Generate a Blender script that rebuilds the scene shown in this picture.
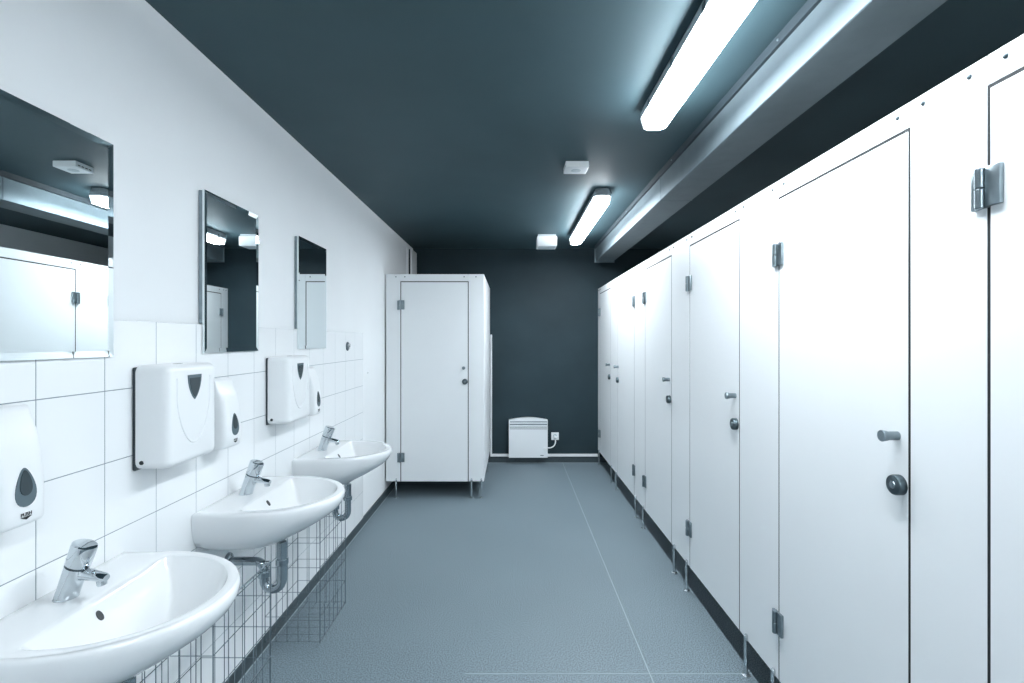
import bpy, bmesh, math, random
from mathutils import Vector, Matrix

for o in list(bpy.data.objects):
    bpy.data.objects.remove(o, do_unlink=True)
random.seed(7)
scene = bpy.context.scene
COL = scene.collection
PI = math.pi

# ------------------------------------------------------------------ camera
H = 1.42                                   # eye height above the floor
FPX = 500.0                                # focal length in pixels of a 1024 px frame
cam_data = bpy.data.cameras.new('camera')
cam_data.sensor_fit = 'HORIZONTAL'
cam_data.sensor_width = 36.0
cam_data.lens = 36.0 * FPX / 1024.0
cam_data.shift_y = -1.0 / 1024.0
cam_data.clip_start = 0.02
cam = bpy.data.objects.new('camera', cam_data)
COL.objects.link(cam)
cam.location = (0, 0, H)
cam.rotation_euler = (PI / 2, 0, 0)
scene.camera = cam

# ------------------------------------------------------------------ world, exposure
world = bpy.data.worlds.new('world')
scene.world = world
world.use_nodes = True
world.node_tree.nodes['Background'].inputs[0].default_value = (0.6, 0.7, 0.8, 1)
world.node_tree.nodes['Background'].inputs[1].default_value = 0.02
scene.view_settings.view_transform = 'Standard'
scene.view_settings.look = 'None'
scene.view_settings.gamma = 1.0
scene.view_settings.use_curve_mapping = False
scene.view_settings.exposure = 0.0
TUBE_LIGHT = 25.0
DIFFUSER_LIGHT = 83.5
TUBE_COLOUR = (0.875, 0.943, 1.0)

# ------------------------------------------------------------------ materials
def srgb(r, g, b):
    f = lambda c: c / 12.92 if c <= 0.04045 else ((c + 0.055) / 1.055) ** 2.4
    return (f(r / 255), f(g / 255), f(b / 255), 1)

def mat(name, col, rough=0.5, metal=0.0, noise=None, bump=None, spec=0.5, coat=0.0):
    """principled material; noise=(scale, amount) varies the colour, bump=(scale, strength)"""
    m = bpy.data.materials.new(name)
    m.use_nodes = True
    nt = m.node_tree
    b = nt.nodes['Principled BSDF']
    col = tuple(col) if len(col) == 4 else tuple(col) + (1,)
    b.inputs['Base Color'].default_value = col
    b.inputs['Roughness'].default_value = rough
    b.inputs['Metallic'].default_value = metal
    b.inputs['Specular IOR Level'].default_value = spec
    b.inputs['Coat Weight'].default_value = coat
    tc = None
    if noise or bump:
        tc = nt.nodes.new('ShaderNodeTexCoord')
    if noise:
        n = nt.nodes.new('ShaderNodeTexNoise')
        n.inputs['Scale'].default_value = noise[0]
        n.inputs['Detail'].default_value = 4
        nt.links.new(tc.outputs['Object'], n.inputs['Vector'])
        r = nt.nodes.new('ShaderNodeValToRGB')
        k = noise[1]
        r.color_ramp.elements[0].position = 0.3
        r.color_ramp.elements[1].position = 0.7
        r.color_ramp.elements[0].color = tuple(c * (1 - k) for c in col[:3]) + (1,)
        r.color_ramp.elements[1].color = tuple(min(1, c * (1 + k)) for c in col[:3]) + (1,)
        nt.links.new(n.outputs['Fac'], r.inputs['Fac'])
        nt.links.new(r.outputs['Color'], b.inputs['Base Color'])
    if bump:
        n2 = nt.nodes.new('ShaderNodeTexNoise')
        n2.inputs['Scale'].default_value = bump[0]
        n2.inputs['Detail'].default_value = 3
        nt.links.new(tc.outputs['Object'], n2.inputs['Vector'])
        bp = nt.nodes.new('ShaderNodeBump')
        bp.inputs['Strength'].default_value = bump[1]
        bp.inputs['Distance'].default_value = 0.002
        nt.links.new(n2.outputs['Fac'], bp.inputs['Height'])
        nt.links.new(bp.outputs['Normal'], b.inputs['Normal'])
    return m

M = {}
M['plaster'] = mat('white_plaster', (0.83, 0.85, 0.86), 0.75, noise=(2.5, 0.015), bump=(140, 0.06))
M['tile'] = mat('white_glazed_tile', (0.87, 0.89, 0.90), 0.16, noise=(1.2, 0.012))
M['grout'] = mat('grey_grout', (0.23, 0.275, 0.30), 0.9)
M['ceiling'] = mat('slate_ceiling_paint', (0.042, 0.075, 0.088), 0.6, noise=(3, 0.05), bump=(90, 0.08), spec=0.22)
M['backwall'] = mat('slate_wall_paint', (0.020, 0.038, 0.047), 0.6, noise=(2.2, 0.12), bump=(60, 0.10), spec=0.25)
M['rightwall'] = mat('grey_wall_paint', (0.78, 0.82, 0.84), 0.7, noise=(2, 0.03))
M['skirting'] = mat('slate_skirting', (0.045, 0.065, 0.075), 0.5, noise=(60, 0.1))
M['gap_shade'] = mat('dark_gap_shade', (0.008, 0.011, 0.013), 0.8)  # near-black colour standing in for the shade in the door gaps
M['laminate'] = mat('white_laminate', (0.87, 0.89, 0.90), 0.38, noise=(3, 0.010))
M['steel'] = mat('brushed_steel', (0.26, 0.31, 0.335), 0.32, 1.0, noise=(40, 0.08))
M['darksteel'] = mat('dark_steel', (0.10, 0.13, 0.145), 0.35, 1.0)
M['chrome'] = mat('chrome', (0.58, 0.63, 0.66), 0.05, 1.0)
M['pipe'] = mat('pipe_chrome', (0.40, 0.45, 0.48), 0.10, 1.0)
M['legsteel'] = mat('polished_leg_steel', (0.62, 0.66, 0.68), 0.25, 1.0)
M['wire'] = mat('chromed_wire', (0.34, 0.39, 0.42), 0.22, 1.0)
M['ceramic'] = mat('white_ceramic', (0.84, 0.86, 0.87), 0.10, coat=0.5)
M['plastic'] = mat('white_plastic', (0.84, 0.86, 0.87), 0.28)
M['plasticgrey'] = mat('pale_grey_plastic', (0.55, 0.60, 0.63), 0.4)
M['window'] = mat('smoked_plastic', (0.035, 0.052, 0.060), 0.22)
M['windowrim'] = mat('grey_smoked_plastic', (0.10, 0.14, 0.16), 0.25)
M['black'] = mat('black_plastic', (0.012, 0.017, 0.02), 0.5)
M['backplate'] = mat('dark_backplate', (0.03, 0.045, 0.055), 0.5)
M['duct'] = mat('galvanised_sheet', (0.19, 0.24, 0.265), 0.46, 0.6, noise=(14, 0.05))
M['heater'] = mat('white_enamel', (0.80, 0.83, 0.85), 0.35)
M['seam'] = mat('pale_weld_seam', (0.33, 0.40, 0.43), 0.6)
M['mirror'] = mat('mirror_silver', (0.80, 0.86, 0.87), 0.0, 1.0)
M['lampbase'] = mat('grey_polycarbonate', (0.42, 0.47, 0.50), 0.45)
M['reflector'] = mat('white_reflector', (0.85, 0.87, 0.88), 0.4)

def floor_material():
    m = bpy.data.materials.new('speckled_vinyl')
    m.use_nodes = True
    nt = m.node_tree
    b = nt.nodes['Principled BSDF']
    b.inputs['Roughness'].default_value = 0.55
    tc = nt.nodes.new('ShaderNodeTexCoord')
    n = nt.nodes.new('ShaderNodeTexNoise')
    n.inputs['Scale'].default_value = 185
    n.inputs['Detail'].default_value = 2
    r = nt.nodes.new('ShaderNodeValToRGB')
    r.color_ramp.elements[0].position = 0.38
    r.color_ramp.elements[1].position = 0.62
    r.color_ramp.elements[0].color = (0.080, 0.114, 0.136, 1)
    r.color_ramp.elements[1].color = (0.245, 0.312, 0.348, 1)
    n2 = nt.nodes.new('ShaderNodeTexNoise')
    n2.inputs['Scale'].default_value = 1.6
    n2.inputs['Detail'].default_value = 5
    mx = nt.nodes.new('ShaderNodeMix')
    mx.data_type = 'RGBA'
    mx.blend_type = 'MULTIPLY'
    mx.inputs[0].default_value = 0.35
    r2 = nt.nodes.new('ShaderNodeValToRGB')
    r2.color_ramp.elements[0].position = 0.3
    r2.color_ramp.elements[1].position = 0.7
    r2.color_ramp.elements[0].color = (0.75, 0.76, 0.77, 1)
    r2.color_ramp.elements[1].color = (1, 1, 1, 1)
    nt.links.new(tc.outputs['Object'], n.inputs['Vector'])
    nt.links.new(tc.outputs['Object'], n2.inputs['Vector'])
    nt.links.new(n.outputs['Fac'], r.inputs['Fac'])
    nt.links.new(n2.outputs['Fac'], r2.inputs['Fac'])
    nt.links.new(r.outputs['Color'], mx.inputs[6])
    nt.links.new(r2.outputs['Color'], mx.inputs[7])
    nt.links.new(mx.outputs[2], b.inputs['Base Color'])
    bp = nt.nodes.new('ShaderNodeBump')
    bp.inputs['Strength'].default_value = 0.12
    bp.inputs['Distance'].default_value = 0.001
    nt.links.new(n.outputs['Fac'], bp.inputs['Height'])
    nt.links.new(bp.outputs['Normal'], b.inputs['Normal'])
    return m
M['floor'] = floor_material()

def emission(name, col, strength):
    m = bpy.data.materials.new(name)
    m.use_nodes = True
    nt = m.node_tree
    nt.nodes.remove(nt.nodes['Principled BSDF'])
    e = nt.nodes.new('ShaderNodeEmission')
    e.inputs[0].default_value = tuple(col) + (1,)
    e.inputs[1].default_value = strength
    nt.links.new(e.outputs[0], nt.nodes['Material Output'].inputs[0])
    return m
M['tube'] = emission('lit_tube', TUBE_COLOUR, TUBE_LIGHT)

def cover_material(name, strength, through):
    """clear prismatic cover: part of the tube light passes, part leaves the cover as diffuse glow"""
    m = bpy.data.materials.new(name)
    m.use_nodes = True
    nt = m.node_tree
    nt.nodes.remove(nt.nodes['Principled BSDF'])
    t = nt.nodes.new('ShaderNodeBsdfTransparent')
    t.inputs[0].default_value = (through, through, through, 1)
    e = nt.nodes.new('ShaderNodeEmission')
    e.inputs[0].default_value = tuple(TUBE_COLOUR) + (1,)
    e.inputs[1].default_value = strength
    a = nt.nodes.new('ShaderNodeAddShader')
    nt.links.new(t.outputs[0], a.inputs[0])
    nt.links.new(e.outputs[0], a.inputs[1])
    nt.links.new(a.outputs[0], nt.nodes['Material Output'].inputs[0])
    return m
M['diffuser'] = cover_material('lit_prismatic_panel', DIFFUSER_LIGHT, 0.4)
M['cover'] = cover_material('clear_side_cover', 1.2, 0.9)

# ------------------------------------------------------------------ mesh helpers
class MB:
    """collects shapes and links them as one mesh object"""
    def __init__(self):
        self.bm = bmesh.new()

    def box(self, x0, x1, y0, y1, z0, z1, bevel=0.0, seg=2, edges=None):
        bm = self.bm
        r = bmesh.ops.create_cube(bm, size=1.0)
        vs = r['verts']
        for v in vs:
            v.co = Vector(((x0 + x1) / 2 + v.co.x * (x1 - x0), (y0 + y1) / 2 + v.co.y * (y1 - y0), (z0 + z1) / 2 + v.co.z * (z1 - z0)))
        if bevel > 0:
            es = {e for v in vs for e in v.link_edges}
            if edges:
                es = [e for e in es if edges((e.verts[0].co + e.verts[1].co) / 2, e.verts[1].co - e.verts[0].co)]
            bmesh.ops.bevel(bm, geom=list(es), offset=bevel, segments=seg, profile=0.5, affect='EDGES')
        return self

    def rings(self, rings, closed=True, cap0=True, cap1=True):
        """skin a list of vertex rings"""
        bm = self.bm
        vr = [[bm.verts.new(p) for p in ring] for ring in rings]
        n = len(vr[0])
        for a, b in zip(vr[:-1], vr[1:]):
            for i in range(n if closed else n - 1):
                j = (i + 1) % n
                bm.faces.new((a[i], a[j], b[j], b[i]))
        if cap0:
            bm.faces.new(list(reversed(vr[0])))
        if cap1:
            bm.faces.new(vr[-1])
        return self

    def cyl(self, p0, p1, r0, r1=None, seg=16):
        r1 = r0 if r1 is None else r1
        return self.lathe(p0, p1, [(0, r0), (1, r1)], seg)

    def lathe(self, p0, p1, prof, seg=20):
        """prof: list of (t along p0..p1, radius)"""
        p0, p1 = Vector(p0), Vector(p1)
        d = (p1 - p0)
        q = d.normalized().to_track_quat('Z', 'Y')
        rings = []
        for t, r in prof:
            rings.append([p0 + d * t + q @ Vector((r * math.cos(2 * PI * k / seg), r * math.sin(2 * PI * k / seg), 0)) for k in range(seg)])
        return self.rings(rings)

    def tube(self, pts, r, seg=10):
        """round tube along a polyline (parallel-transported frame)"""
        pts = [Vector(p) for p in pts]
        tang = []
        for i in range(len(pts)):
            a = pts[max(0, i - 1)]
            b = pts[min(len(pts) - 1, i + 1)]
            tang.append((b - a).normalized())
        up = Vector((0, 0, 1)) if abs(tang[0].z) < 0.9 else Vector((1, 0, 0))
        nrm = tang[0].cross(up).normalized()
        rings = []
        for i, p in enumerate(pts):
            t = tang[i]
            nrm = (nrm - t * nrm.dot(t)).normalized()
            bi = t.cross(nrm)
            rr = r[i] if isinstance(r, (list, tuple)) else r
            rings.append([p + nrm * rr * math.cos(2 * PI * k / seg) + bi * rr * math.sin(2 * PI * k / seg) for k in range(seg)])
        return self.rings(rings)

    def wire(self, p0, p1, r=0.0016):
        return self.cyl(p0, p1, r, seg=5)

    def prism(self, pts, y0, y1, plane='xz'):
        """outline in the xz plane, extruded from y0 to y1"""
        if plane == 'xz':
            a = [Vector((x, y0, z)) for x, z in pts]
            b = [Vector((x, y1, z)) for x, z in pts]
        else:
            a = [Vector((y0, x, z)) for x, z in pts]
            b = [Vector((y1, x, z)) for x, z in pts]
        return self.rings([a, b])

    def build(self, name, material, parent=None, smooth=False, angle=40):
        me = bpy.data.meshes.new(name)
        bmesh.ops.recalc_face_normals(self.bm, faces=self.bm.faces)
        self.bm.to_mesh(me)
        self.bm.free()
        me.materials.append(material)
        if smooth:
            for p in me.polygons:
                p.use_smooth = True
            try:
                me.set_sharp_from_angle(angle=math.radians(angle))
            except Exception:
                pass
        o = bpy.data.objects.new(name, me)
        COL.objects.link(o)
        if parent is not None:
            o.parent = parent
        return o

def share(name, me, parent, loc=(0, 0, 0), rot=(0, 0, 0)):
    o = bpy.data.objects.new(name, me)
    COL.objects.link(o)
    o.parent = parent
    o.location = loc
    o.rotation_euler = rot
    return o

def tag(o, label, cat, group=None):
    o['label'] = label
    o['category'] = cat
    if group:
        o['group'] = group
    return o

def thing(name, label, cat, loc, rz=0.0, group=None):
    o = bpy.data.objects.new(name, None)
    COL.objects.link(o)
    o.empty_display_size = 0.1
    o.location = loc
    o.rotation_euler = (0, 0, rz)
    return tag(o, label, cat, group)

def structure(o):
    o['kind'] = 'structure'
    return o

def copy_tree(src, parent=None):
    c = src.copy()
    COL.objects.link(c)
    c.parent = parent
    for ch in [x for x in COL.objects if x.parent is src]:
        copy_tree(ch, c)
    return c

def arc(c, r, a0, a1, n):
    return [(c[0] + r * math.cos(a0 + (a1 - a0) * i / n), c[1] + r * math.sin(a0 + (a1 - a0) * i / n)) for i in range(n + 1)]

# ------------------------------------------------------------------ room shell
XW, XT = -1.152, -1.138            # plaster face and tile face of the washbasin wall
XR, YB, YF = 2.41, 5.82, -2.4
ZC = H + 1.068                      # ceiling height
XP = 1.0                            # front face of the cubicle row
SK = 0.063                          # skirting height

floor = structure(MB().box(XW - 0.1, XR + 0.1, YF - 0.1, YB + 0.1, -0.08, 0.0).build('floor', M['floor']))
def seam(x0, x1, y0, y1):
    MB().box(x0, x1, y0, y1, -0.002, 0.0009).build('floor_seam', M['seam'], floor)
seam(0.585, 0.5885, YF, YB - 0.013)
seam(-0.2, 1.02, 2.1285, 2.1315)
structure(MB().box(XW - 0.1, XR + 0.1, YF - 0.1, YB + 0.1, ZC, ZC + 0.1).build('ceiling', M['ceiling']))
structure(MB().box(XW - 0.1, XR + 0.1, YB, YB + 0.1, 0, ZC).build('wall_back', M['backwall']))
structure(MB().box(XR, XR + 0.1, YF, YB, 0, ZC).build('wall_right', M['rightwall']))
structure(MB().box(XW - 0.1, XR + 0.1, YF - 0.1, YF, 0, ZC).build('wall_front', M['plaster']))
wall_left = structure(MB().box(XW - 0.1, XW, YF, YB, 0, ZC).build('wall_left', M['plaster']))

# tiled field: 7 rows, each tile its own piece on a grout bed
TY1, TP, ZT = 3.824, 0.2022, H + 0.060
rows, cols = 7, 18
TY0 = TY1 - cols * TP
MB().box(XW, XT - 0.0005, TY0, TY1 - 0.001, ZT - rows * TP, ZT - 0.001).build('grout_bed', M['grout'], wall_left)
tm = MB().box(-0.008, 0, -TP / 2 + 0.0012, TP / 2 - 0.0012, -TP / 2 + 0.0012, TP / 2 - 0.0012, bevel=0.0005, seg=1).build('tile', M['tile'], wall_left)
first = True
for r in range(rows):
    for c in range(cols):
        loc = (XT, TY0 + (c + 0.5) * TP, ZT - (r + 0.5) * TP)
        if first:
            tm.location = loc
            first = False
        else:
            share('tile', tm.data, wall_left, loc)

# coved skirting
def skirting(name, along, a0, a1, wall, sgn):
    prof = [(0, 0.0), (0.016, 0.0), (0.0125, 0.004), (0.0115, 0.010), (0.0115, SK - 0.003), (0.009, SK), (0, SK)]
    m = MB()
    if along == 'y':
        m.rings([[Vector((wall + sgn * d, a, z)) for d, z in prof] for a in (a0, a1)])
    else:
        m.rings([[Vector((a, wall + sgn * d, z)) for d, z in prof] for a in (a0, a1)])
    return structure(m.build(name, M['skirting']))
bl = skirting('baseboard_left', 'y', YF, YB, XW, 1)
bl.location.x = 0.004
skirting('baseboard_back', 'x', XW + 0.022, XR, YB, -1)
structure(MB().box(XW + 0.012, XW + 0.021, YF, YB - 0.02, 0.0, 0.0035).build('trim_1', M['seam']))
structure(MB().box(XW + 0.03, XR, YB - 0.019, YB - 0.0165, 0.0, 0.0035).build('trim_2', M['seam']))

# ------------------------------------------------------------------ ceiling: lamps, duct, boxes
def make_lamp(label):
    t = thing('fluorescent_lamp', label, 'lamp', (0, 0, 0), group='twin-tube ceiling lamps')
    L = 1.56
    hw = 0.061
    # tray, trapezium section with rounded ends
    def section(w, z, y0, y1, c):
        return [Vector(p) for p in ((-w, y0 + c, z), (-w + c, y0, z), (w - c, y0, z), (w, y0 + c, z), (w, y1 - c, z), (w - c, y1, z), (-w + c, y1, z), (-w, y1 - c, z))]
    MB().rings([section(hw - 0.014, 0, 0.012, L - 0.012, 0.02), section(hw - 0.004, -0.03, 0.004, L - 0.004, 0.024), section(hw, -0.034, 0, L, 0.025), section(hw, -0.056, 0, L, 0.025)]).build('housing', M['lampbase'], t)
    MB().box(-0.05, 0.05, 0.05, L - 0.05, -0.0600, -0.0561).build('reflector', M['reflector'], t)
    for sx in (-0.029, 0.029):
        MB().cyl((sx, 0.045, -0.074), (sx, L - 0.045, -0.074), 0.013, seg=14).build('tube', M['tube'], t, smooth=True)
        for y0, y1 in ((0.027, 0.045), (L - 0.045, L - 0.027)):
            MB().box(sx - 0.012, sx + 0.012, y0, y1, -0.089, -0.0601, 0.003).build('lampholder', M['plasticgrey'], t)
    MB().rings([section(hw - 0.002, -0.0565, 0.002, L - 0.002, 0.025), section(hw - 0.005, -0.080, 0.006, L - 0.006, 0.025), section(hw - 0.012, -0.1015, 0.012, L - 0.012, 0.022)], cap0=False, cap1=False).build('cover', M['cover'], t)
    MB().rings([section(hw - 0.012, -0.1016, 0.012, L - 0.012, 0.022), section(hw - 0.014, -0.103, 0.014, L - 0.014, 0.022)], cap0=False).build('diffuser', M['diffuser'], t)
    for k in range(5):
        y = 0.16 + k * (L - 0.32) / 4
        for s in (-1, 1):
            MB().box(s * hw - 0.002, s * hw + 0.002, y - 0.012, y + 0.012, -0.06, -0.032, 0.001, 1).build('latch', M['darksteel'], t)
    return t
lamp = make_lamp('long twin-tube ceiling lamp nearest the camera, cut off by the top edge')
lamp.location = (0.648, 0.75, ZC)
l3 = copy_tree(lamp)
l3.location = (0.645, -1.99, ZC)
l3['label'] = 'twin-tube ceiling lamp behind the camera, out of the picture'
l2 = copy_tree(lamp)
l2.location = (0.637, 3.49, ZC)
l2['label'] = 'twin-tube ceiling lamp farther away, near the dark end wall'

duct = thing('ventilation_duct', 'long rectangular grey metal duct running under the ceiling above the cubicles', 'duct', (0, 0, 0))
DX0, DX1, DZ0, DZ1 = 0.937, 1.137, H + 0.886, H + 1.031
for y0, y1 in ((YF + 0.002, 3.158), (3.162, 5.61)):
    MB().box(DX0, DX1, y0, y1, DZ0, DZ1, 0.003, 1).build('duct_section', M['duct'], duct)
def frame_ring(name, y0, y1, d, m):
    b = MB()
    b.box(DX0 - d, DX0, y0, y1, DZ0 - d, DZ1 + d)
    b.box(DX1, DX1 + d, y0, y1, DZ0 - d, DZ1 + d)
    b.box(DX0, DX1, y0, y1, DZ0 - d, DZ0)
    b.box(DX0, DX1, y0, y1, DZ1, DZ1 + d)
    b.build(name, m, duct)
frame_ring('joint_flange', 3.156, 3.164, 0.0015, M['duct'])
frame_ring('end_flange', 5.605, 5.612, 0.012, M['duct'])
MB().box(DX0 - 0.010, DX0 + 0.012, YF + 0.01, 5.60, DZ1 + 0.0005, ZC - 0.0005).build('duct_gap_shade', M['backplate'], duct)  # dark strip added in place of the shaded gap above the duct
MB().box(DX1 - 0.012, DX1 + 0.010, YF + 0.01, 5.60, DZ1 + 0.0005, ZC - 0.0005).build('duct_gap_shade', M['backplate'], duct)  # same added strip of shade along the other edge
for y in (0.6, 1.74, 2.9, 4.05, 5.2):
    MB().lathe((DX0 - 0.0095, y, DZ1 + 0.015), (DX0 - 0.016, y, DZ1 + 0.015), [(0, 0.0045), (0.7, 0.0045), (1, 0.002)], 8).build('bolt', M['steel'], duct)

t = thing('ceiling_sensor', 'thin square white sensor plate on the dark ceiling between the lamps', 'sensor', (0.388, 3.035, ZC))
MB().box(-0.069, 0.069, -0.065, 0.065, -0.037, 0, 0.004, 2).build('housing', M['plastic'], t)
MB().lathe((0, 0, -0.036), (0, 0, -0.041), [(0, 0.03), (0.7, 0.028), (1, 0.02)]).build('lens', M['plasticgrey'], t, True)
for k in range(4):
    MB().box(-0.0693, -0.0685, -0.05 + k * 0.026, -0.032 + k * 0.026, -0.026, -0.020).build('vent_slot', M['black'], t)
    MB().box(0.0685, 0.0693, -0.05 + k * 0.026, -0.032 + k * 0.026, -0.026, -0.020).build('vent_slot', M['black'], t)

t = thing('emergency_light', 'boxy white unit on the ceiling close to the end wall', 'ceiling light', (0.352, 5.12, ZC))
MB().box(-0.1, 0.1, -0.1, 0.1, -0.118, -0.02, 0.006, 2).build('housing', M['plastic'], t)
MB().box(-0.09, 0.09, -0.09, 0.09, -0.02, 0).build('base', M['plasticgrey'], t)
MB().box(-0.085, 0.085, -0.085, 0.085, -0.1205, -0.1175, 0.001, 1).build('diffuser', M['plasticgrey'], t)

# ------------------------------------------------------------------ cubicles
ZP0, ZP1, ZD1 = 0.146, H + 0.600, H + 0.536
TH = 0.022
def shared(cache, key, fn):
    if key not in cache:
        o = fn()
        cache[key] = o.data
        bpy.data.objects.remove(o)
    return cache[key]
CACHE = {}

def hinge_mesh():
    # leaf on the pilaster (narrow), barrel, leaf on the door (wide); +x is the door side
    m = MB()
    m.box(-0.028, -0.014, -0.010, 0.0, -0.0425, 0.0405, 0.002, 2)
    m.box(0.004, 0.037, -0.010, 0.0, -0.0395, 0.0435, 0.002, 2)
    m.box(-0.016, 0.006, -0.006, 0.0, -0.041, 0.041)
    m.lathe((-0.005, -0.011, -0.042), (-0.005, -0.011, -0.0012), [(0, 0.008), (0.05, 0.0095), (0.97, 0.0095), (1, 0.0085)], 16)
    m.lathe((-0.005, -0.011, 0.0012), (-0.005, -0.011, 0.043), [(0, 0.0085), (0.03, 0.0095), (0.95, 0.0095), (1, 0.008)], 16)
    return m.build('hinge', M['steel'], None, True, 30)
def handle_mesh():
    return MB().lathe((0, 0, 0), (0, -0.043, 0), [(0, 0.0115), (0.6, 0.0115), (0.66, 0.013), (0.96, 0.015), (1, 0.0142)], 20).build('handle', M['steel'], None, True, 35)
def lock_mesh():
    return MB().lathe((0, 0, 0), (0, -0.02, 0), [(0, 0.026), (0.7, 0.026), (0.9, 0.0245), (1, 0.021)], 28).build('lock', M['darksteel'], None, True, 35)
def lock_face_mesh():
    m = MB()
    m.lathe((0, -0.0195, 0), (0, -0.0215, 0), [(0, 0.010), (1, 0.009)], 22)
    m.box(-0.0035, 0.0035, -0.0225, -0.021, -0.006, 0.006)
    return m.build('indicator', M['steel'], None, True, 35)
def screw_mesh():
    return MB().lathe((0, 0, 0), (0, -0.005, 0), [(0, 0.0055), (0.3, 0.0055), (0.75, 0.0042), (1, 0.0018)], 10).build('screw', M['darksteel'], None, True, 50)
def leg_mesh():
    return MB().lathe((0, 0, 0), (0, 0, ZP0 + 0.03), [(0, 0.017), (0.018, 0.017), (0.03, 0.0085), (0.9, 0.0085), (0.965, 0.0075), (1, 0.003)], 14).build('leg', M['legsteel'], None, True, 50)
ME = {k: shared(CACHE, k, f) for k, f in (('hinge', hinge_mesh), ('handle', handle_mesh), ('lock', lock_mesh), ('indicator', lock_face_mesh), ('screw', screw_mesh), ('leg', leg_mesh))}

def pilaster(par, u0, u1, screws=(True, True), legs=(True, True)):
    p = MB().box(u0, u1, 0, TH, ZP0, ZP1, 0.0012, 1).build('pilaster', M['laminate'], par)
    if screws[0]: share('screw', ME['screw'], p, (u0 + 0.04, 0, ZP1 - 0.024))
    if screws[1]: share('screw', ME['screw'], p, (u1 - 0.04, 0, ZP1 - 0.024))
    if legs[0]: share('leg', ME['leg'], p, (u0 + 0.075, -0.0075, 0))
    if legs[1]: share('leg', ME['leg'], p, (u1 - 0.022, -0.0075, 0))
    return p

def door(par, u0, u1, hinge_left=True):
    g = 0.0068
    d = MB().box(u0 + g, u1 - g, 0, TH, ZP0, ZD1 - 0.008, 0.0006, 1).build('door', M['laminate'], par)
    m = MB()
    m.box(u0 - 0.0007, u0 + g - 0.0001, 0.0010, TH, ZP0, ZD1)
    m.box(u1 - g + 0.0001, u1 + 0.0007, 0.0010, TH, ZP0, ZD1)
    m.box(u0 + g, u1 - g, 0.0010, TH, ZD1 - 0.0079, ZD1 - 0.0001)
    m.build('door_gap_shade', M['gap_shade'], par)  # black strips fill the gaps around the door, painting their shade
    h = MB().box(u0 + 0.0008, u1 - 0.0008, 0, TH, ZD1, ZP1, 0.0012, 1).build('header', M['laminate'], par)
    share('screw', ME['screw'], h, (u0 + 0.04, 0, ZP1 - 0.024))
    share('screw', ME['screw'], h, (u1 - 0.04, 0, ZP1 - 0.024))
    uh = u0 if hinge_left else u1
    for z in (H + 0.320, H - 1.058):
        if hinge_left:
            share('hinge', ME['hinge'], d, (uh, 0, z))
        else:
            share('hinge', ME['hinge'], d, (uh, -0.0, z), (0, PI, 0))
    ul = u1 - 0.041 if hinge_left else u0 + 0.041
    share('handle', ME['handle'], d, (ul, 0, H - 0.247))
    k = share('lock', ME['lock'], d, (ul + (0.008 if hinge_left else -0.008), 0, H - 0.372))
    share('indicator', ME['indicator'], d, k.location)
    return d

row = [
    # far pilaster, door, hinge at the far (left) side, label
    (5.815, 5.68, 5.071, True, 'white toilet cubicle at the far end of the right row, against the dark wall'),
    (5.071, 4.739, 4.085, False, 'second white cubicle from the dark end wall, hinged on its near side'),
    (4.085, 3.759, 3.133, True, 'third white cubicle from the dark end wall in the right row'),
    (3.133, 2.817, 2.197, True, 'fourth white cubicle from the dark end wall in the right row'),
    (2.197, 1.877, 1.256, True, 'fifth white cubicle from the end wall, with the largest fully visible door'),
    (1.256, 1.052, 0.43, True, 'nearest white cubicle, its door cut off by the right edge of the picture'),
]
for i, (a, b, c, hl, lab) in enumerate(row):
    t = thing('toilet_cubicle', lab, 'cubicle', (XP, a, 0), -PI / 2, 'cubicles in the right-hand row')
    pilaster(t, 0.0008, a - b - 0.0008, legs=(i > 0, True))
    door(t, a - b, a - c, hl)
    u = (a - b) / 2 if i else 0.012
    MB().box(u - 0.009, u + 0.009, TH + 0.008, XR - XP - 0.002, ZP0, ZP1 - 0.002, 0.001, 1).build('side_panel', M['laminate'], t)
    if i == len(row) - 1:
        pilaster(t, a - c + 0.0008, a - 0.12, legs=(True, True))

structure(MB().box(XP, XP + TH, YF, 0.118, 0.0, ZP1).build('wall_partition', M['laminate']))

# the free-standing cubicle in the corner on the left
YL = 4.522
t = thing('toilet_cubicle', 'single white cubicle standing in the far left corner, facing the camera', 'cubicle', (0, YL, 0))
pilaster(t, XW + 0.013, -1.010, screws=(False, True), legs=(False, False))
p = pilaster(t, -0.392, -0.254, screws=(False, False), legs=(False, False))
share('screw', ME['screw'], p, (-0.326, 0, ZP1 - 0.024))
door(t, -1.009, -0.393, True)
for u in (-1.047, -0.366, -0.277):
    share('leg', ME['leg'], p, (u, -0.0075, 0))
MB().box(-0.276, -0.254, TH + 0.001, YB - YL - 0.045, ZP0, ZP1, 0.0012, 1).build('side_panel', M['laminate'], t)
share('leg', ME['leg'], p, (-0.265, 0.9, 0))

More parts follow.
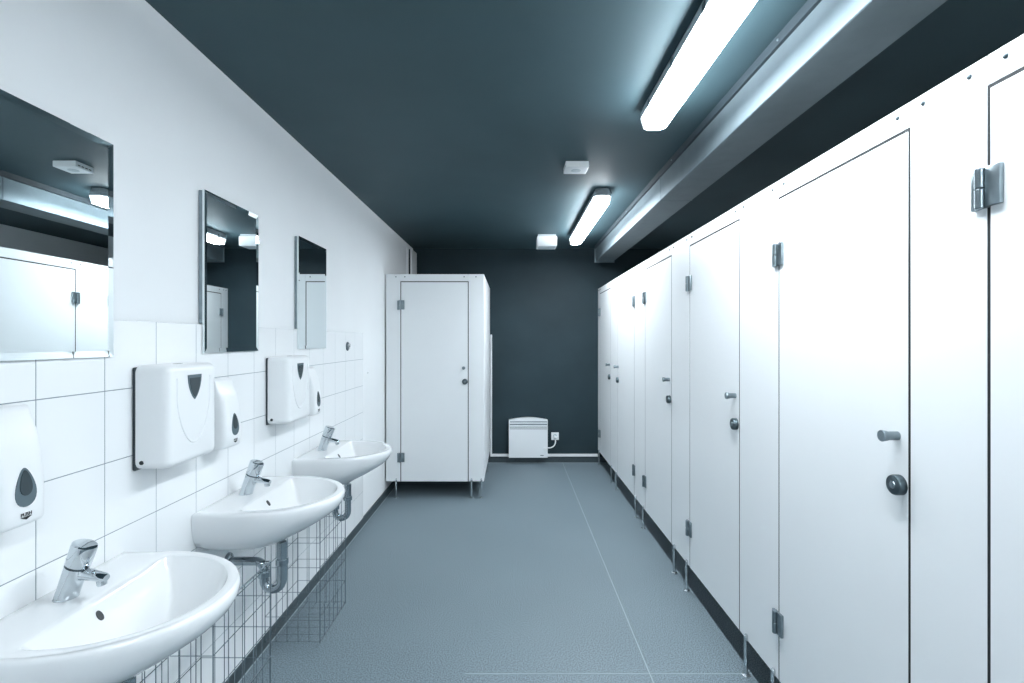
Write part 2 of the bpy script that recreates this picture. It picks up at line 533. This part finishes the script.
# ------------------------------------------------------------------ end wall: heater, socket, trunking, wall vent
t = thing('wall_heater', 'small white convector heater with slotted top low on the dark wall', 'heater', (0.186, YB, H - 1.341))
w, hh, dp = 0.223, 0.452, 0.10
n = 14
top = [(-w + 2 * w * i / n, 0.428 + 0.026 * math.sin(PI * i / n)) for i in range(n + 1)]
body = [(w, 0.0), (-w, 0.0)] + top
MB().prism([(x * 0.998, z) for x, z in body], -dp, -0.022).build('housing', M['heater'], t)
MB().box(-w + 0.04, w - 0.04, -0.022, 0, 0.06, 0.38).build('wall_bracket', M['plasticgrey'], t)
for z, hgt in ((0.410, 0.010), (0.381, 0.009), (0.349, 0.005), (0.330, 0.005)):
    MB().box(-w + 0.012, w - 0.008, -dp - 0.0015, -dp + 0.002, z - hgt / 2, z + hgt / 2).build('slot', M['windowrim'], t)
for z in (0.396, 0.366, 0.340):
    MB().box(-w + 0.008, w - 0.004, -dp - 0.007, -dp, z - 0.006, z + 0.004, 0.002, 1).build('louvre', M['heater'], t)
MB().box(w - 0.085, w - 0.048, -dp - 0.001, -dp + 0.001, 0.022, 0.030).build('badge', M['windowrim'], t)
MB().lathe((w - 0.026, -dp, 0.098), (w - 0.026, -dp - 0.022, 0.098), [(0, 0.021), (0.6, 0.019), (1, 0.015)], 20).build('knob', M['plastic'], t, True)
s = thing('power_socket', 'square white socket on the dark wall beside the heater', 'socket', (0.5, YB, H - 1.112))
MB().box(-0.044, 0.044, -0.012, 0, -0.044, 0.044, 0.004, 2).build('faceplate', M['plastic'], s)
MB().lathe((0, -0.011, 0.004), (0, -0.014, 0.004), [(0, 0.023), (1, 0.021)], 24).build('socket_well', M['plasticgrey'], s, True)
cb = []
P0, P1, P2, P3 = Vector((0.5, YB - 0.05, H - 1.147)), Vector((0.51, YB - 0.06, H - 1.20)), Vector((0.47, YB - 0.07, H - 1.245)), Vector((0.405, YB - 0.072, H - 1.232))
for i in range(15):
    q = i / 14
    cb.append(P0 * (1 - q) ** 3 + P1 * 3 * q * (1 - q) ** 2 + P2 * 3 * q * q * (1 - q) + P3 * q ** 3)
heater = bpy.data.objects['wall_heater']
o = MB().tube([p - heater.location for p in cb], 0.0075, 10).build('power_cable', M['plastic'], heater, True)
pl = Vector((0.5, YB, H - 1.122)) - heater.location
MB().lathe(pl + Vector((0, -0.0142, 0)), pl + Vector((0, -0.052, 0)), [(0, 0.019), (0.5, 0.018), (0.85, 0.014), (1, 0.008)], 18).build('plug', M['plastic'], heater, True)
k = thing('cable_trunking', 'thin white trunking running down and along the dark wall above the skirting', 'trunking', (0, YB - 0.0005, 0))
MB().box(-0.252, 0.995, -0.026, 0, SK + 0.010, SK + 0.040, 0.003, 1).build('horizontal_duct', M['plastic'], k)
MB().box(-0.252, -0.232, -0.024, 0, SK + 0.0405, H + 0.07, 0.003, 1).build('vertical_duct', M['plastic'], k)

v = thing('wall_vent', 'white slotted unit high on the left wall above the corner cubicle', 'vent', (XW, 5.60, H + 0.85), PI / 2)
MB().box(-0.15, 0.13, -0.022, 0, -0.17, 0.17, 0.004, 1).build('base', M['plastic'], v)
MB().box(-0.13, 0.11, -0.042, -0.022, -0.15, 0.15).build('slot', M['backplate'], v)
MB().box(-0.15, 0.13, -0.062, -0.042, -0.17, 0.15, 0.006, 2).build('front_cover', M['plastic'], v)

# ------------------------------------------------------------------ washbasin wall
SP = 0.811
def wall_thing(name, label, cat, y, z, group=None, x=XT):
    return thing(name, label, cat, (x, y, z), PI / 2, group)

# mirrors: local y = 0 at the tile face
def make_mirror(t):
    w, z0, z1 = 0.197, -0.300, 0.300
    bw, f, e = 0.017, -0.0075, -0.0089     # the bevel throws its image inwards, like a thin wedge of glass
    m = MB()
    ring = lambda d, y: [Vector(p) for p in ((-w + d, y, z0 + d), (w - d, y, z0 + d), (w - d, y, z1 - d), (-w + d, y, z1 - d))]
    m.rings([ring(0, -0.001), ring(0, e), ring(bw, f)], cap0=True, cap1=True)
    m.build('glass', M['mirror'], t)
    MB().box(-w + 0.002, w - 0.002, -0.001, -(XW - XT) - 0.0002, z0 + 0.108, z1 - 0.002).build('backing', M['steel'], t)
mz = H + 0.2545
mirror_labels = ['nearest frameless wall mirror, cut off by the left edge of the picture',
                 'middle frameless wall mirror, reflecting a ceiling lamp and the dark wall',
                 'farthest frameless wall mirror, reflecting a white cubicle door']
for i in range(3):
    t = wall_thing('wall_mirror', mirror_labels[i], 'mirror', 1.219 + i * SP, mz, 'mirrors above the washbasins', XT + 0.001)
    t.rotation_euler.z += (0.0023, 0.0045, 0.0)[i]      # the glass does not hang quite parallel to the wall
    make_mirror(t)

# washbasins
ZB = H - 0.614
def poly_ray(poly, c, ang):
    d = (math.cos(ang), math.sin(ang))
    best = None
    n = len(poly)
    for i in range(n):
        x1, y1 = poly[i][0] - c[0], poly[i][1] - c[1]
        x2, y2 = poly[(i + 1) % n][0] - c[0], poly[(i + 1) % n][1] - c[1]
        ex, ey = x2 - x1, y2 - y1
        den = d[0] * ey - d[1] * ex
        if abs(den) < 1e-12:
            continue
        tt = (x1 * ey - y1 * ex) / den
        s_ = (x1 * d[1] - y1 * d[0]) / den
        if -1e-9 <= s_ <= 1 + 1e-9 and tt > 0 and (best is None or tt < best):
            best = tt
    return best

def basin_meshes():
    c = (0.0, 0.262)                       # (along wall, out from wall)
    hwid, a0, sa = 0.254, 0.140, 0.312
    outer = [(-hwid + 0.004, 0.0)] + [(-hwid * math.cos(PI * i / 60), a0 + sa * math.sin(PI * i / 60)) for i in range(61)] + [(hwid - 0.004, 0.0)]
    # inner edge: straight back at 0.153, rounded corners, elliptic front
    ib, ia = 0.217, 0.234
    inner = []
    for i in range(61):
        th = -0.16 + (PI + 0.32) * i / 60
        inner.append((-ib * math.cos(th), 0.184 + ia * math.sin(th)))
    inner = [(x, max(y, 0.153)) for x, y in inner]
    N = 112
    angs = [2 * PI * k / N for k in range(N)]
    # make sure the two rear corners are hit exactly
    for cx in (-hwid + 0.004, hwid - 0.004):
        a = math.atan2(0.0 - c[1], cx - c[0]) % (2 * PI)
        k = min(range(N), key=lambda q: abs(angs[q] - a))
        angs[k] = a
    ro = [poly_ray(outer, c, a) for a in angs]
    ri = [poly_ray(inner, c, a) for a in angs]
    P = lambda a, r, z: Vector((c[0] + r * math.cos(a), -(max(0.0006, c[1] + r * math.sin(a))), z))
    rings = []
    D, RD = 0.128, 0.022
    # bowl from the drain outwards
    NB = 22
    for q in range(NB + 1):
        ring = []
        for a, r1 in zip(angs, ri):
            rho = (q / NB)
            r = RD + (r1 - RD) * rho
            zb = -D * (1 - rho ** 2.7)
            out = c[1] + r * math.sin(a)
            zp = -(out - 0.153) * 1.45
            k = 0.004                       # soft maximum
            z = k * math.log(math.exp((zb + D) / k) + math.exp((max(zp, -D * 1.2) + D) / k)) - D
            z = min(z, 0.0) - 0.006 * (1 - rho)
            ring.append(P(a, r, z - 0.003))
        rings.append(ring)
    # rim: softly rounded edges
    for f, z in ((0.03, -0.0012), (0.12, 0.0), (0.5, 0.0), (0.80, 0.0)):
        rings.append([P(a, r1 + (r2 - r1) * f, z) for a, r1, r2 in zip(angs, ri, ro)])
    for d, z in ((0.012, -0.0006), (0.006, -0.0028), (0.002, -0.007), (0.0, -0.014)):
        rings.append([P(a, r2 - d, z) for a, r2 in zip(angs, ro)])
    # hull: scale towards the wall line and the centre
    prof = [(0.995, 0.998, -0.030), (0.965, 0.990, -0.055), (0.905, 0.975, -0.080), (0.82, 0.95, -0.105), (0.735, 0.90, -0.128), (0.655, 0.80, -0.150), (0.60, 0.62, -0.168), (0.56, 0.42, -0.180), (0.53, 0.22, -0.186), (0.51, 0.08, -0.188)]
    for sx, sy, z in prof:
        ring = []
        for a, r2 in zip(angs, ro):
            x = r2 * math.cos(a)
            out = max(0.0006, c[1] + r2 * math.sin(a))
            kk = max(0.0, 1 - out / 0.44)
            o2 = out * sx
            if sy < 0.9:
                # close the belly: back edge climbs forward
                o2 = 0.225 * (1 - (sy / 0.9)) + o2 * (sy / 0.9)
            ring.append(Vector((x * sy, -o2, z)))
        rings.append(ring)
    body = MB().rings(rings, cap0=True, cap1=True).build('bowl', M['ceramic'], None, True, 60)
    return body

bowl = basin_meshes()
bowl_me = bowl.data
bpy.data.objects.remove(bowl)

basin_labels = ['nearest white washbasin, cut off by the bottom left corner of the picture',
                'middle white washbasin with the drain trap seen beneath it',
                'farthest white washbasin, nearest the corner cubicle']
tap_labels = ['slanted chrome push tap on the nearest washbasin',
              'slanted chrome push tap on the middle washbasin',
              'slanted chrome push tap on the farthest washbasin']
trap_labels = ['chrome pipe trap hidden under the nearest washbasin',
               'chrome pipe trap with U bend under the middle washbasin',
               'chrome pipe trap under the farthest washbasin']

def make_trap(t):
    # local origin at the tile face, height of the basin rim; drain 0.215 out
    do, zt = 0.217, -0.192
    MB().cyl((0, -do, zt), (0, -do, -0.262), 0.0185, seg=18).build('tailpiece', M['pipe'], t, True)
    MB().lathe((0, -do, -0.258), (0, -do, -0.282), [(0, 0.021), (0.1, 0.024), (0.9, 0.024), (1, 0.021)], 12).build('collar_nut', M['pipe'], t, True, 25)
    R = 0.036
    pts = [(0, -do, -0.28), (0, -do, -0.345)]
    cz, cy = -0.345, -do + R
    for i in range(1, 13):
        a = PI * i / 12
        pts.append((0, cy - R * math.cos(a), cz - R * math.sin(a)))
    y2 = cy + R
    pts.append((0, y2, -0.325))
    MB().tube(pts, 0.0175, 16).build('u_bend', M['pipe'], t, True)
    MB().lathe((0, y2, -0.333), (0, y2, -0.309), [(0, 0.021), (0.1, 0.024), (0.9, 0.024), (1, 0.021)], 12).build('union_nut', M['pipe'], t, True, 25)
    pts = [(0, y2, -0.312)]
    rr = 0.035
    for i in range(0, 9):
        a = PI / 2 * i / 8
        pts.append((0, y2 + rr - rr * math.cos(a), -0.305 + rr * math.sin(a)))
    pts.append((0, -0.006, -0.27))
    MB().tube(pts, 0.0165, 16).build('outlet_pipe', M['pipe'], t, True)
    MB().lathe((0, -0.0005, -0.27), (0, -0.014, -0.27), [(0, 0.034), (0.5, 0.031), (1, 0.018)], 22).build('wall_rosette', M['pipe'], t, True)

def make_tap(t):
    # origin on the deck; leans out from the wall (-y)
    lean = 0.36
    N = 28
    def ring(z, rx, tilt):
        out = []
        for k in range(N):
            a = 2 * PI * k / N
            yr = rx * 1.06 * math.sin(a)
            out.append(Vector((rx * math.cos(a), -lean * z + yr, z + tilt * yr)))
        return out
    MB().rings([ring(0.0, 0.0245, 0), ring(0.003, 0.0235, 0), ring(0.03, 0.0232, 0.1), ring(0.074, 0.0232, lean)]).build('body', M['chrome'], t, True, 35)
    MB().rings([ring(0.0735, 0.0205, lean), ring(0.0785, 0.0205, lean)]).build('groove_ring', M['darksteel'], t, True, 35)
    MB().rings([ring(0.078, 0.0225, lean), ring(0.080, 0.0238, lean), ring(0.122, 0.0245, lean), ring(0.1265, 0.0235, lean), ring(0.1285, 0.0205, lean)]).build('push_knob', M['chrome'], t, True, 35)
    # spout
    def sect(y, z, hw, hh):
        return [Vector((hw * math.cos(2 * PI * k / 16), y, z + hh * math.sin(2 * PI * k / 16))) for k in range(16)]
    MB().rings([sect(-0.024, 0.058, 0.017, 0.017), sect(-0.045, 0.0565, 0.0155, 0.0145), sect(-0.07, 0.052, 0.0145, 0.0115), sect(-0.092, 0.047, 0.0135, 0.0095), sect(-0.097, 0.046, 0.011, 0.007)]).build('spout', M['chrome'], t, True, 50)
    MB().lathe((0, -0.083, 0.046), (0, -0.087, 0.029), [(0, 0.0095), (0.8, 0.0105), (1, 0.0095)], 16).build('aerator', M['chrome'], t, True, 40)

BY = [1.195, 2.003, 2.805]
for i, y in enumerate(BY):
    yb = 1.212 + 0.811 * i
    t = wall_thing('washbasin', basin_labels[i], 'washbasin', yb, ZB, 'washbasins along the tiled wall')
    share('bowl', bowl_me, t)
    MB().lathe((0, -0.262, -0.140), (0, -0.262, -0.130), [(0, 0.023), (0.5, 0.023), (1, 0.019)], 22).build('drain', M['chrome'], t, True)
    # overflow opening on the sloping rear face of the bowl
    nrm = Vector((0, -1.45, 1.0)).normalized()
    pc = Vector((-0.04, -0.172, -0.0305))
    vv = nrm.cross(Vector((1, 0, 0)))
    oval = lambda d: [pc + nrm * d + Vector((1, 0, 0)) * 0.0075 * math.cos(2 * PI * k / 20) + vv * 0.0125 * math.sin(2 * PI * k / 20) for k in range(20)]
    MB().rings([oval(-0.006), oval(0.0012)]).build('overflow_hole', M['black'], t, True)
    tp = wall_thing('tap', tap_labels[i], 'tap', y, ZB + 0.0005, 'taps on the washbasins', XT + 0.072)
    make_tap(tp)
    tr = wall_thing('drain_trap', trap_labels[i], 'pipe trap', y, ZB, 'traps under the washbasins')
    make_trap(tr)

# paper towel dispensers
def make_towel(t):
    w, dp, z0, z1 = 0.124, 0.108, -0.157, 0.157
    MB().box(-w - 0.002, w + 0.002, -0.009, 0, z0 - 0.003, z1 - 0.006, 0.006, 2).build('backplate', M['backplate'], t)
    m = MB()
    def sec(y, d, r):
        pts = []
        for cx, cz, a in ((w - r, z1 - r, 0), (-w + r, z1 - r, PI / 2), (-w + r, z0 + r, PI), (w - r, z0 + r, 1.5 * PI)):
            for k in range(7):
                aa = a + PI / 2 * k / 6
                pts.append(Vector((cx + (r - d) * math.cos(aa), y, cz + (r - d) * math.sin(aa))))
        return pts
    m.rings([sec(-0.0095, 0, 0.024), sec(-0.082, 0.0, 0.024), sec(-0.094, 0.0022, 0.024), sec(-0.102, 0.007, 0.024), sec(-0.1065, 0.013, 0.024), sec(-dp, 0.021, 0.026)])
    m.build('cover', M['plastic'], t, True, 50)
    # U shaped embossed line on the front
    arcpts = []
    for i in range(25):
        a = PI + PI * i / 24
        arcpts.append((0.083 * math.cos(a), -dp + 0.0012, 0.055 + 0.150 * math.sin(a) * (0.62 + 0.38 * abs(math.sin(a)))))
    arcpts = [(-0.083, -dp + 0.0012, 0.115)] + arcpts + [(0.083, -dp + 0.0012, 0.115)]
    MB().tube(arcpts, 0.0042, 8).build('embossed_line', M['plastic'], t, True)
    # shield shaped level window
    def shield(w_, zt, zb):
        p = [(-w_, zt)]
        for i in range(1, 14):
            a = PI * i / 14
            q = 1 - abs(2 * i / 14 - 1)
            sg = -1 if i <= 7 else 1
            p.append((sg * w_ * (1 - q ** 2.0) ** 0.8 if q < 1 else 0.0, zt - (zt - zb) * q))
        p.append((w_, zt))
        return list(reversed(p))
    MB().prism(shield(0.034, 0.122, 0.042), -dp - 0.0022, -dp + 0.004).build('window_frame', M['windowrim'], t)
    MB().prism(shield(0.027, 0.112, 0.049), -dp - 0.0034, -dp + 0.002).build('window', M['window'], t)
    MB().lathe((-w + 0.0005, -0.028, z0 + 0.022), (-w - 0.002, -0.028, z0 + 0.022), [(0, 0.0065), (1, 0.006)], 14).build('key_lock', M['black'], t, True)
    MB().box(-0.022, 0.012, -0.062, -0.052, z1 - 0.002, z1 + 0.0006).build('key_slot', M['black'], t)
towel_labels = ['nearer of the two white paper towel dispensers, between first and second mirror',
                'farther of the two white paper towel dispensers, beneath the farthest mirror']
for i in range(2):
    t = wall_thing('towel_dispenser', towel_labels[i], 'dispenser', 1.622 + i * SP, H - 0.232, 'paper towel dispensers')
    make_towel(t)

# soap dispensers
def text_mesh(body, size, depth):
    cu = bpy.data.curves.new('text', 'FONT')
    cu.body = body
    cu.size = size
    cu.align_x = 'CENTER'
    cu.extrude = depth
    o = bpy.data.objects.new('text', cu)
    COL.objects.link(o)
    dg = bpy.context.evaluated_depsgraph_get()
    me = bpy.data.meshes.new_from_object(o.evaluated_get(dg))
    bpy.data.objects.remove(o)
    me.materials.clear()
    me.materials.append(M['black'])
    return me
push_me = text_mesh('PUSH', 0.0105, 0.0004)

def make_soap(t):
    z0, z1 = -0.128, 0.128
    w = 0.056
    MB().box(-w + 0.002, w - 0.002, -0.008, 0, z0 + 0.004, z1 - 0.004, 0.003, 1).build('backplate', M['backplate'], t)
    # convex front: depth profile over height, half-ellipse plan
    def dep(z):
        s = (z - z0) / (z1 - z0)
        return 0.070 + 0.026 * math.sin(PI * min(1, max(0, (0.95 - s) / 0.95)) * 0.62) - 0.018 * max(0, s - 0.75) / 0.25
    def plan(z, sc):
        d = dep(z) * sc
        ww = w * (0.955 + 0.045 * sc) * (1 if sc > 0.99 else 0.97)
        pts = [Vector((-ww, -0.0085, z))]
        for k in range(17):
            a = PI * k / 16
            ca, sa_ = math.cos(a), math.sin(a)
            x = -ww * (abs(ca) ** 0.42) * (1 if ca > 0 else -1)
            y = -0.0085 - 0.038 - (d - 0.046) * (sa_ ** 0.42 if sa_ > 0 else 0)
            pts.append(Vector((x, y, z)))
        pts.append(Vector((ww, -0.0085, z)))
        return pts
    zs = [(z0, 0.86), (z0 + 0.004, 0.95), (z0 + 0.012, 1.0)] + [(z0 + 0.012 + (z1 - z0 - 0.024) * i / 10, 1.0) for i in range(1, 11)] + [(z1 - 0.004, 0.95), (z1, 0.84)]
    MB().rings([plan(z, s) for z, s in zs]).build('cover', M['plastic'], t, True, 55)
    # teardrop window
    def tear(sw, zt, zb):
        pts = []
        for i in range(28):
            a = 2 * PI * i / 28
            s = math.sin(a)
            zz = (zt + zb) / 2 + (zt - zb) / 2 * s
            q = (1 - s) / 2
            x = sw * math.cos(a) * (0.48 + 0.62 * q)
            pts.append((x, zz))
        return pts
    def inset(pts, out, depth):
        return [[Vector((x, -dep(z) - 0.0005 + depth, z)) for x, z in pts], [Vector((x, -dep(z) - 0.0005 - out, z)) for x, z in pts]]
    MB().rings(inset(tear(0.028, -0.001, -0.084), 0.0012, 0.006)).build('window_frame', M['windowrim'], t)
    MB().rings(inset(tear(0.016, -0.006, -0.060), 0.0026, 0.0)).build('window', M['window'], t)
    yt = -dep(-0.1) - 0.0014
    share('lettering', push_me, t, (0, yt, -0.1035), (PI / 2, 0, 0))
    MB().prism([(-0.0125, -0.1055), (0.0, -0.1115), (0.0125, -0.1055)], yt - 0.0004, yt + 0.004).build('arrow_mark', M['black'], t)
soap_labels = ['nearest white soap dispenser, at the left edge above the first tap',
               'middle white soap dispenser, beside the nearer paper towel dispenser',
               'farthest white soap dispenser, beside the farther paper towel dispenser']
for i in range(3):
    t = wall_thing('soap_dispenser', soap_labels[i], 'dispenser', 1.072 + i * 0.812, H - 0.272, 'soap dispensers')
    make_soap(t)

# small hook rosette and plug cap on the far end of the wall
t = wall_thing('wall_hook', 'small round dark hook on the last tiles beyond the farthest mirror', 'hook', 3.455, H - 0.040)
MB().lathe((0, 0, 0), (0, -0.008, 0), [(0, 0.031), (0.7, 0.030), (1, 0.026)], 24).build('rosette', M['darksteel'], t, True)
MB().lathe((0, -0.0082, 0.004), (0, -0.026, 0.004), [(0, 0.011), (0.6, 0.010), (1, 0.013)], 18).build('knob', M['plastic'], t, True)
t = wall_thing('wall_plug', 'tiny white plug on the bare wall beside the tiles', 'plug', 3.99, H - 0.255, None, XW)
MB().lathe((0, 0, 0), (0, -0.008, 0), [(0, 0.011), (0.6, 0.010), (1, 0.006)], 16).build('cap', M['plastic'], t, True)
MB().lathe((0, -0.0078, 0), (0, -0.0095, 0), [(0, 0.003), (1, 0.0025)], 10).build('screw', M['steel'], t, True)

# wire grid baskets between the basins
def make_basket(t):
    w, o0, o1, z0, z1 = 0.172, 0.018, 0.267, 0.055, 0.625
    nu, no = 6, 5
    us = [-w + 2 * w * i / nu for i in range(nu + 1)]
    os_ = [o0 + (o1 - o0) * i / no for i in range(no + 1)]
    zs = [z0 + 0.1115 * i for i in range(6)]
    r = 0.0015
    for o, nm in ((o1, 'front_grid'), (o0, 'back_grid')):
        m = MB()
        for u in us: m.wire((u, -o, z0), (u, -o, z1), r)
        for z in zs: m.wire((-w, -o, z), (w, -o, z), r)
        m.build(nm, M['wire'], t, True)
    for u in (-w, w):
        m = MB()
        for o in os_[1:-1]: m.wire((u, -o, z0), (u, -o, z1), r)
        for z in zs: m.wire((u, -o0, z), (u, -o1, z), r)
        m.build('side_grid', M['wire'], t, True)
    m = MB()
    for u in us[1:-1]: m.wire((u, -o0, z0), (u, -o1, z0), r)
    for o in os_[1:-1]: m.wire((-w, -o, z0), (w, -o, z0), r)
    m.build('bottom_grid', M['wire'], t, True)
    m = MB()
    for z in (z1,):
        m.tube([(-w, -o0, z), (-w, -o1, z), (w, -o1, z), (w, -o0, z), (-w, -o0, z)], 0.0028, 6)
    m.build('rim', M['wire'], t, True)
    m = MB()
    m.tube([(-w - 0.006, -o1 - 0.002, 0.285), (w + 0.006, -o1 - 0.002, 0.285)], 0.0024, 6)
    m.build('cross_bar', M['wire'], t, True)
    m = MB()
    m.tube([(-w - 0.006, -o1 - 0.002, z0 - 0.002), (w + 0.006, -o1 - 0.002, z0 - 0.002)], 0.0024, 6)
    m.build('cross_bar', M['wire'], t, True)
    for u in (-w, w):
        for o in (o0, o1):
            m = MB()
            m.tube([(u, -o, z0 - 0.004), (u, -o, z1)], 0.0024, 6)
            m.build('corner_post', M['wire'], t, True)
def basket_brackets(t):
    for u in (-0.115, 0.115):
        for z in (0.58,):
            MB().box(u - 0.008, u + 0.008, -0.0195, 0, z - 0.012, z + 0.012, 0.002, 1).build('wall_bracket', M['steel'], t)
basket_labels = ['nearer wire grid basket hung low on the tiles between the first and second washbasin',
                 'farther wire grid basket hung low on the tiles between the second and third washbasin']
for i in range(2):
    t = wall_thing('wire_basket', basket_labels[i], 'basket', 1.628 + i * SP, 0.0, 'wire baskets under the basins', XT + 0.0003)
    make_basket(t)
    basket_brackets(t)
